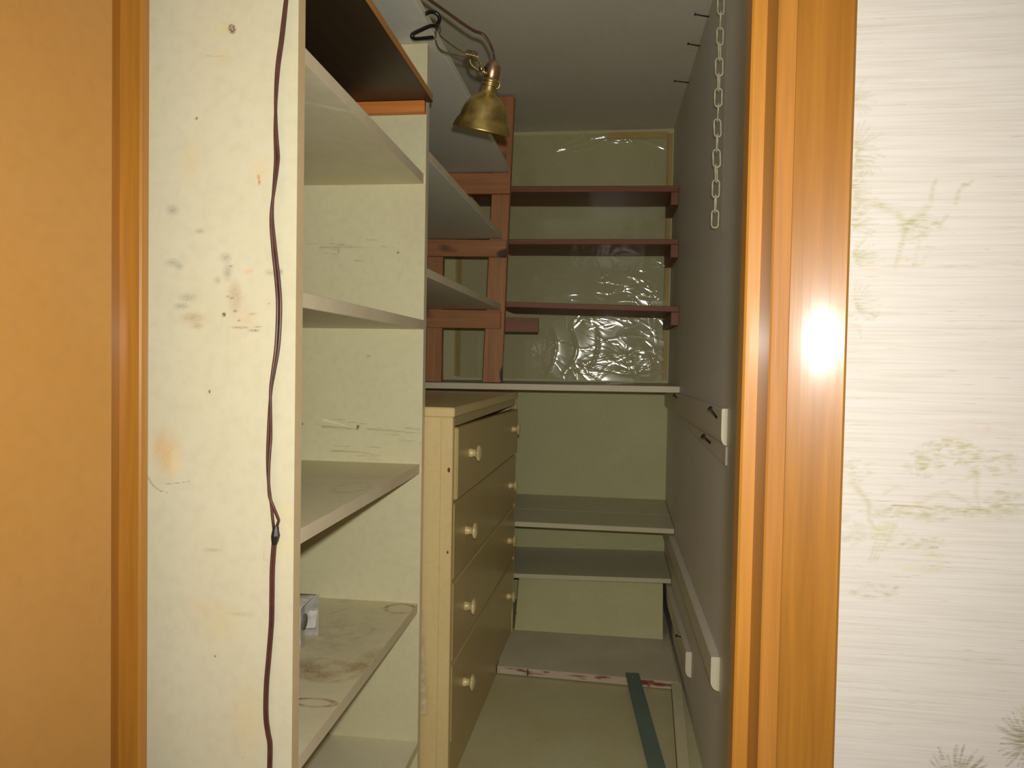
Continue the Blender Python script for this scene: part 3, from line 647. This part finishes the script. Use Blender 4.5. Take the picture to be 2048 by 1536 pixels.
lathe('switch_key', [(0,0),(0,.006),(.004,.0065),(.010,.005),(.011,0)], s_top+al_*.022*k1/u1*u1/k1+V((-.014,-.009,-.004)), (-.75,-.65,0), 'vinyl', lp, PB, 16)
lathe('bulb', [(.07,.012),(.085,.014),(.1,.022),(.118,.028),(.132,.027),(.146,.018),(.15,0)], s_top, axl, 'card', lp, PB, 24)
tube('thumb_loop', smooth_path([s_top+al_*.052+V((.019,-.006,0)), s_top+al_*.056+V((.025,-.006,0)), s_top+al_*.066+V((.024,-.006,0)), s_top+al_*.068+V((.018,-.006,0))], 4), .0015, 'brass', lp, PB)
def path(pts): return smooth_path([at(x, y, Y) for x, y, Y in pts], 6)
tube('upper_jaw', path([(851,28,1.545),(859,24,1.55),(869,24.5,1.555),(877,31,1.56),(879,40,1.565),(875,48,1.57),(872,53,1.57)]), .0043, 'vinyl', lp, PB, 10)
tube('lower_jaw', path([(876,58,1.585),(870,52,1.58),(860,52,1.57),(841,60,1.56),(827,67,1.555),(824,72,1.555),(830,77.5,1.56),(848,76.5,1.57),(866,74.5,1.58)]), .0040, 'vinyl', lp, PB, 10)
tube('arm', path([(866,74.5,1.58),(872,75,1.585),(871,62,1.59),(871.5,76,1.592),(874,88,1.60),(880,98,1.61),(892,105,1.63),(914,110,1.66),(934,116,1.68)]), .0017, 'wire', lp, PB)
tube('arm', path([(878,44,1.59),(881,60,1.60),(880,70,1.61),(893,82,1.64),(915,98,1.67),(936,108,1.685)]), .0017, 'wire', lp, PB)
for sgn, (xa, xb) in enumerate(((933,943), (944,954))):
    ca, cb = at(xa, 108 if sgn == 0 else 110, 1.685), at(xb, 110 if sgn == 0 else 113, 1.685); pts = []
    dax = (cb-ca).normalized(); e1_ = dax.orthogonal().normalized(); e2_ = dax.cross(e1_)
    for k in range(49): a = k/48*4*2*math.pi; pts.append(ca.lerp(cb, k/48) + (e1_*math.cos(a)+e2_*math.sin(a))*.0098)
    tube('spring', pts, .0012, 'wire', lp, PB, 6)
tube('bracket', path([(940,118,1.688),(942,128,1.69),(950,136,1.692),(962,142,1.694),(974,146,1.70)]), .0035, 'brass', lp, PB)
tube('bracket', path([(952,116,1.69),(960,125,1.69),(964,136,1.69),(970,146,1.695)]), .0028, 'brass', lp, PB)
lathe('wing_nut', [(-.006,0),(-.006,.005),(0,.0075),(.006,.005),(.006,0)], at(963,137,1.686), (.2,-1,.1), 'wire', lp, PB, 12)
cp = path([(989,120,LY+.005),(986,104,1.70),(980,88,1.69),(970,72,1.68),(961,66,1.675),(947,61,1.665),(925,47,1.645),(900,29,1.62),(872,9,1.59),(840,-14,1.55)])
top_c = V((-.434, .9495, 2.01))
cp += smooth_path([cp[-1], V((-.412,1.30,2.045)), V((-.41,1.05,2.05)), V((-.413,.965,2.045)), V((-.418,.9485,2.035)), top_c], 8)[1:]
for s_ in (-1, 1): tube('cord_strand', [p+V((0, .0012*s_, .0018*s_)) for p in cp], .0024, 'cord', lp, PB, 7)

# ------------------------------------------------------------------ cord down the end panel
ec = thing('electric_cord', top_c, 'brown two-strand electric cord running down the cream end panel', 'cord'); EB = ec.location
pp = [(577,-20),(574,0),(565,78),(557,137),(553,205),(552.5,264),(554,315),(551,360),(545,429),(549,492),(556,561),(559,616),(556,690),(549,740),(543,782),(540,852),(537.5,929),(540,983),(546,1015),(550,1040)]
qq = [(549,1080),(545,1135),(544,1190),(543,1244),(538,1310),(533,1370),(532,1430),(536,1465),(540,1489),(539.5,1536),(538,1600),(540,1700)]
EY = .955-.0046
up_ = smooth_path([top_c, V((-.437,EY,1.88)), V((-.442,EY,1.7))] + [at(x, y, EY) for x, y in pp], 6)
acc = 0
phs = []
for i, p in enumerate(up_):
    if i: acc += (p-up_[i-1]).length
    phs.append(acc)
Lup = acc
for s_ in (-1, 1):
    pts = []
    for p, l in zip(up_, phs):
        rem = Lup-l; ph = 2.2*math.sin(l*9.0)+.4; sp_ = .0021
        if rem < .035: sp_ += .0035*(1-rem/.035)*(1 if s_ > 0 else .3); ph = ph*rem/.035
        pts.append(p+V((s_*sp_*math.cos(ph), -abs(math.sin(ph))*.0021*(1+s_), 0)))
    pts += [at(550+2*s_, 1060, EY)]
    tube('strand', pts, .0021, 'cord', ec, EB, 8)
lw = smooth_path([at(x, y, EY) for x, y in qq] , 6)
lw = lw + [V((lw[-1].x, EY, .01))]
for s_ in (-1, 1): tube('strand', [p+V((s_*.0018, 0, 0)) for p in lw], .0021, 'cord', ec, EB, 8)
bm = bmesh.new()
tp = [at(x, y, EY-.001) for x, y in ((552,1052),(551,1062),(551,1071),(550,1080),(549,1089))]
add_tube(bm, tp, [.0030,.0050,.0062,.0052,.0036], 7)
add_tube(bm, [at(555,1054,EY-.001), at(554,1066,EY-.001), at(558,1073,EY-.001)], [.0022,.003,.0018], 6)
link('tape_splice', fin(bm, EB), 'tape_black', ec)

# ------------------------------------------------------------------ folded white packaging on the stained shelf
zc = .4865
pk = thing('card_packaging', (-.58, 1.38, zc), 'torn open white card packaging standing on the ring-stained shelf', 'packaging'); KB = pk.location
A0, A1 = at(578,1299,1.345), at(601,1300,1.345)
tA = at(604,1215,1.352).z
box('front_panel', A0.x-.02, A1.x, 1.342, 1.3455, zc, tA, 'card', pk, KB, .0004)
box('side_panel', A1.x-.0012, A1.x, 1.3455, 1.365, zc, tA-.003, 'card_grey', pk, KB, .0003)
bx0, bx1, bz = at(604,1230,1.42).x, at(637,1230,1.42).x, at(630,1189,1.42).z
box('back_panel', A0.x-.02, bx1, 1.42, 1.4215, zc, bz, 'card_grey', pk, KB, .0003)
bm = bmesh.new(); prev = None
for k in range(9):
    t = k/8; y = 1.3455+(1.42-1.3455)*t; z = tA+(bz-tA)*math.sin(t*math.pi/2); xr = A1.x+(bx1-.006-A1.x)*t**1.2
    cur = [bm.verts.new((A0.x-.02, y, z)), bm.verts.new((xr, y, z)), bm.verts.new((xr, y, z-.0012)), bm.verts.new((A0.x-.02, y, z-.0012))]
    if prev:
        for j in range(4): bm.faces.new((prev[j], prev[(j+1) % 4], cur[(j+1) % 4], cur[j]))
    else: bm.faces.new(cur)
    prev = cur
bm.faces.new(prev[::-1]); link('top_flap', fin(bm, KB, True), 'card', pk)
fa, fb = at(606,1254,1.405), at(634,1226,1.405)
hexa('inner_flap', [(fa.x,1.395,fa.z),(fb.x,1.395,fa.z+.004),(fb.x,1.3962,fa.z+.004),(fa.x,1.3962,fa.z),(fa.x+.008,1.418,fb.z),(fb.x-.004,1.418,fb.z),(fb.x-.004,1.4192,fb.z),(fa.x+.008,1.4192,fb.z)], 'card', pk, KB, bev=.0002)
lathe('printed_disc', [(0,0),(0,.016),(.0008,.016),(.0008,0)], (A1.x-.0002, 1.362, zc+.05), (1,0,0), 'ring', pk, KB, 24)
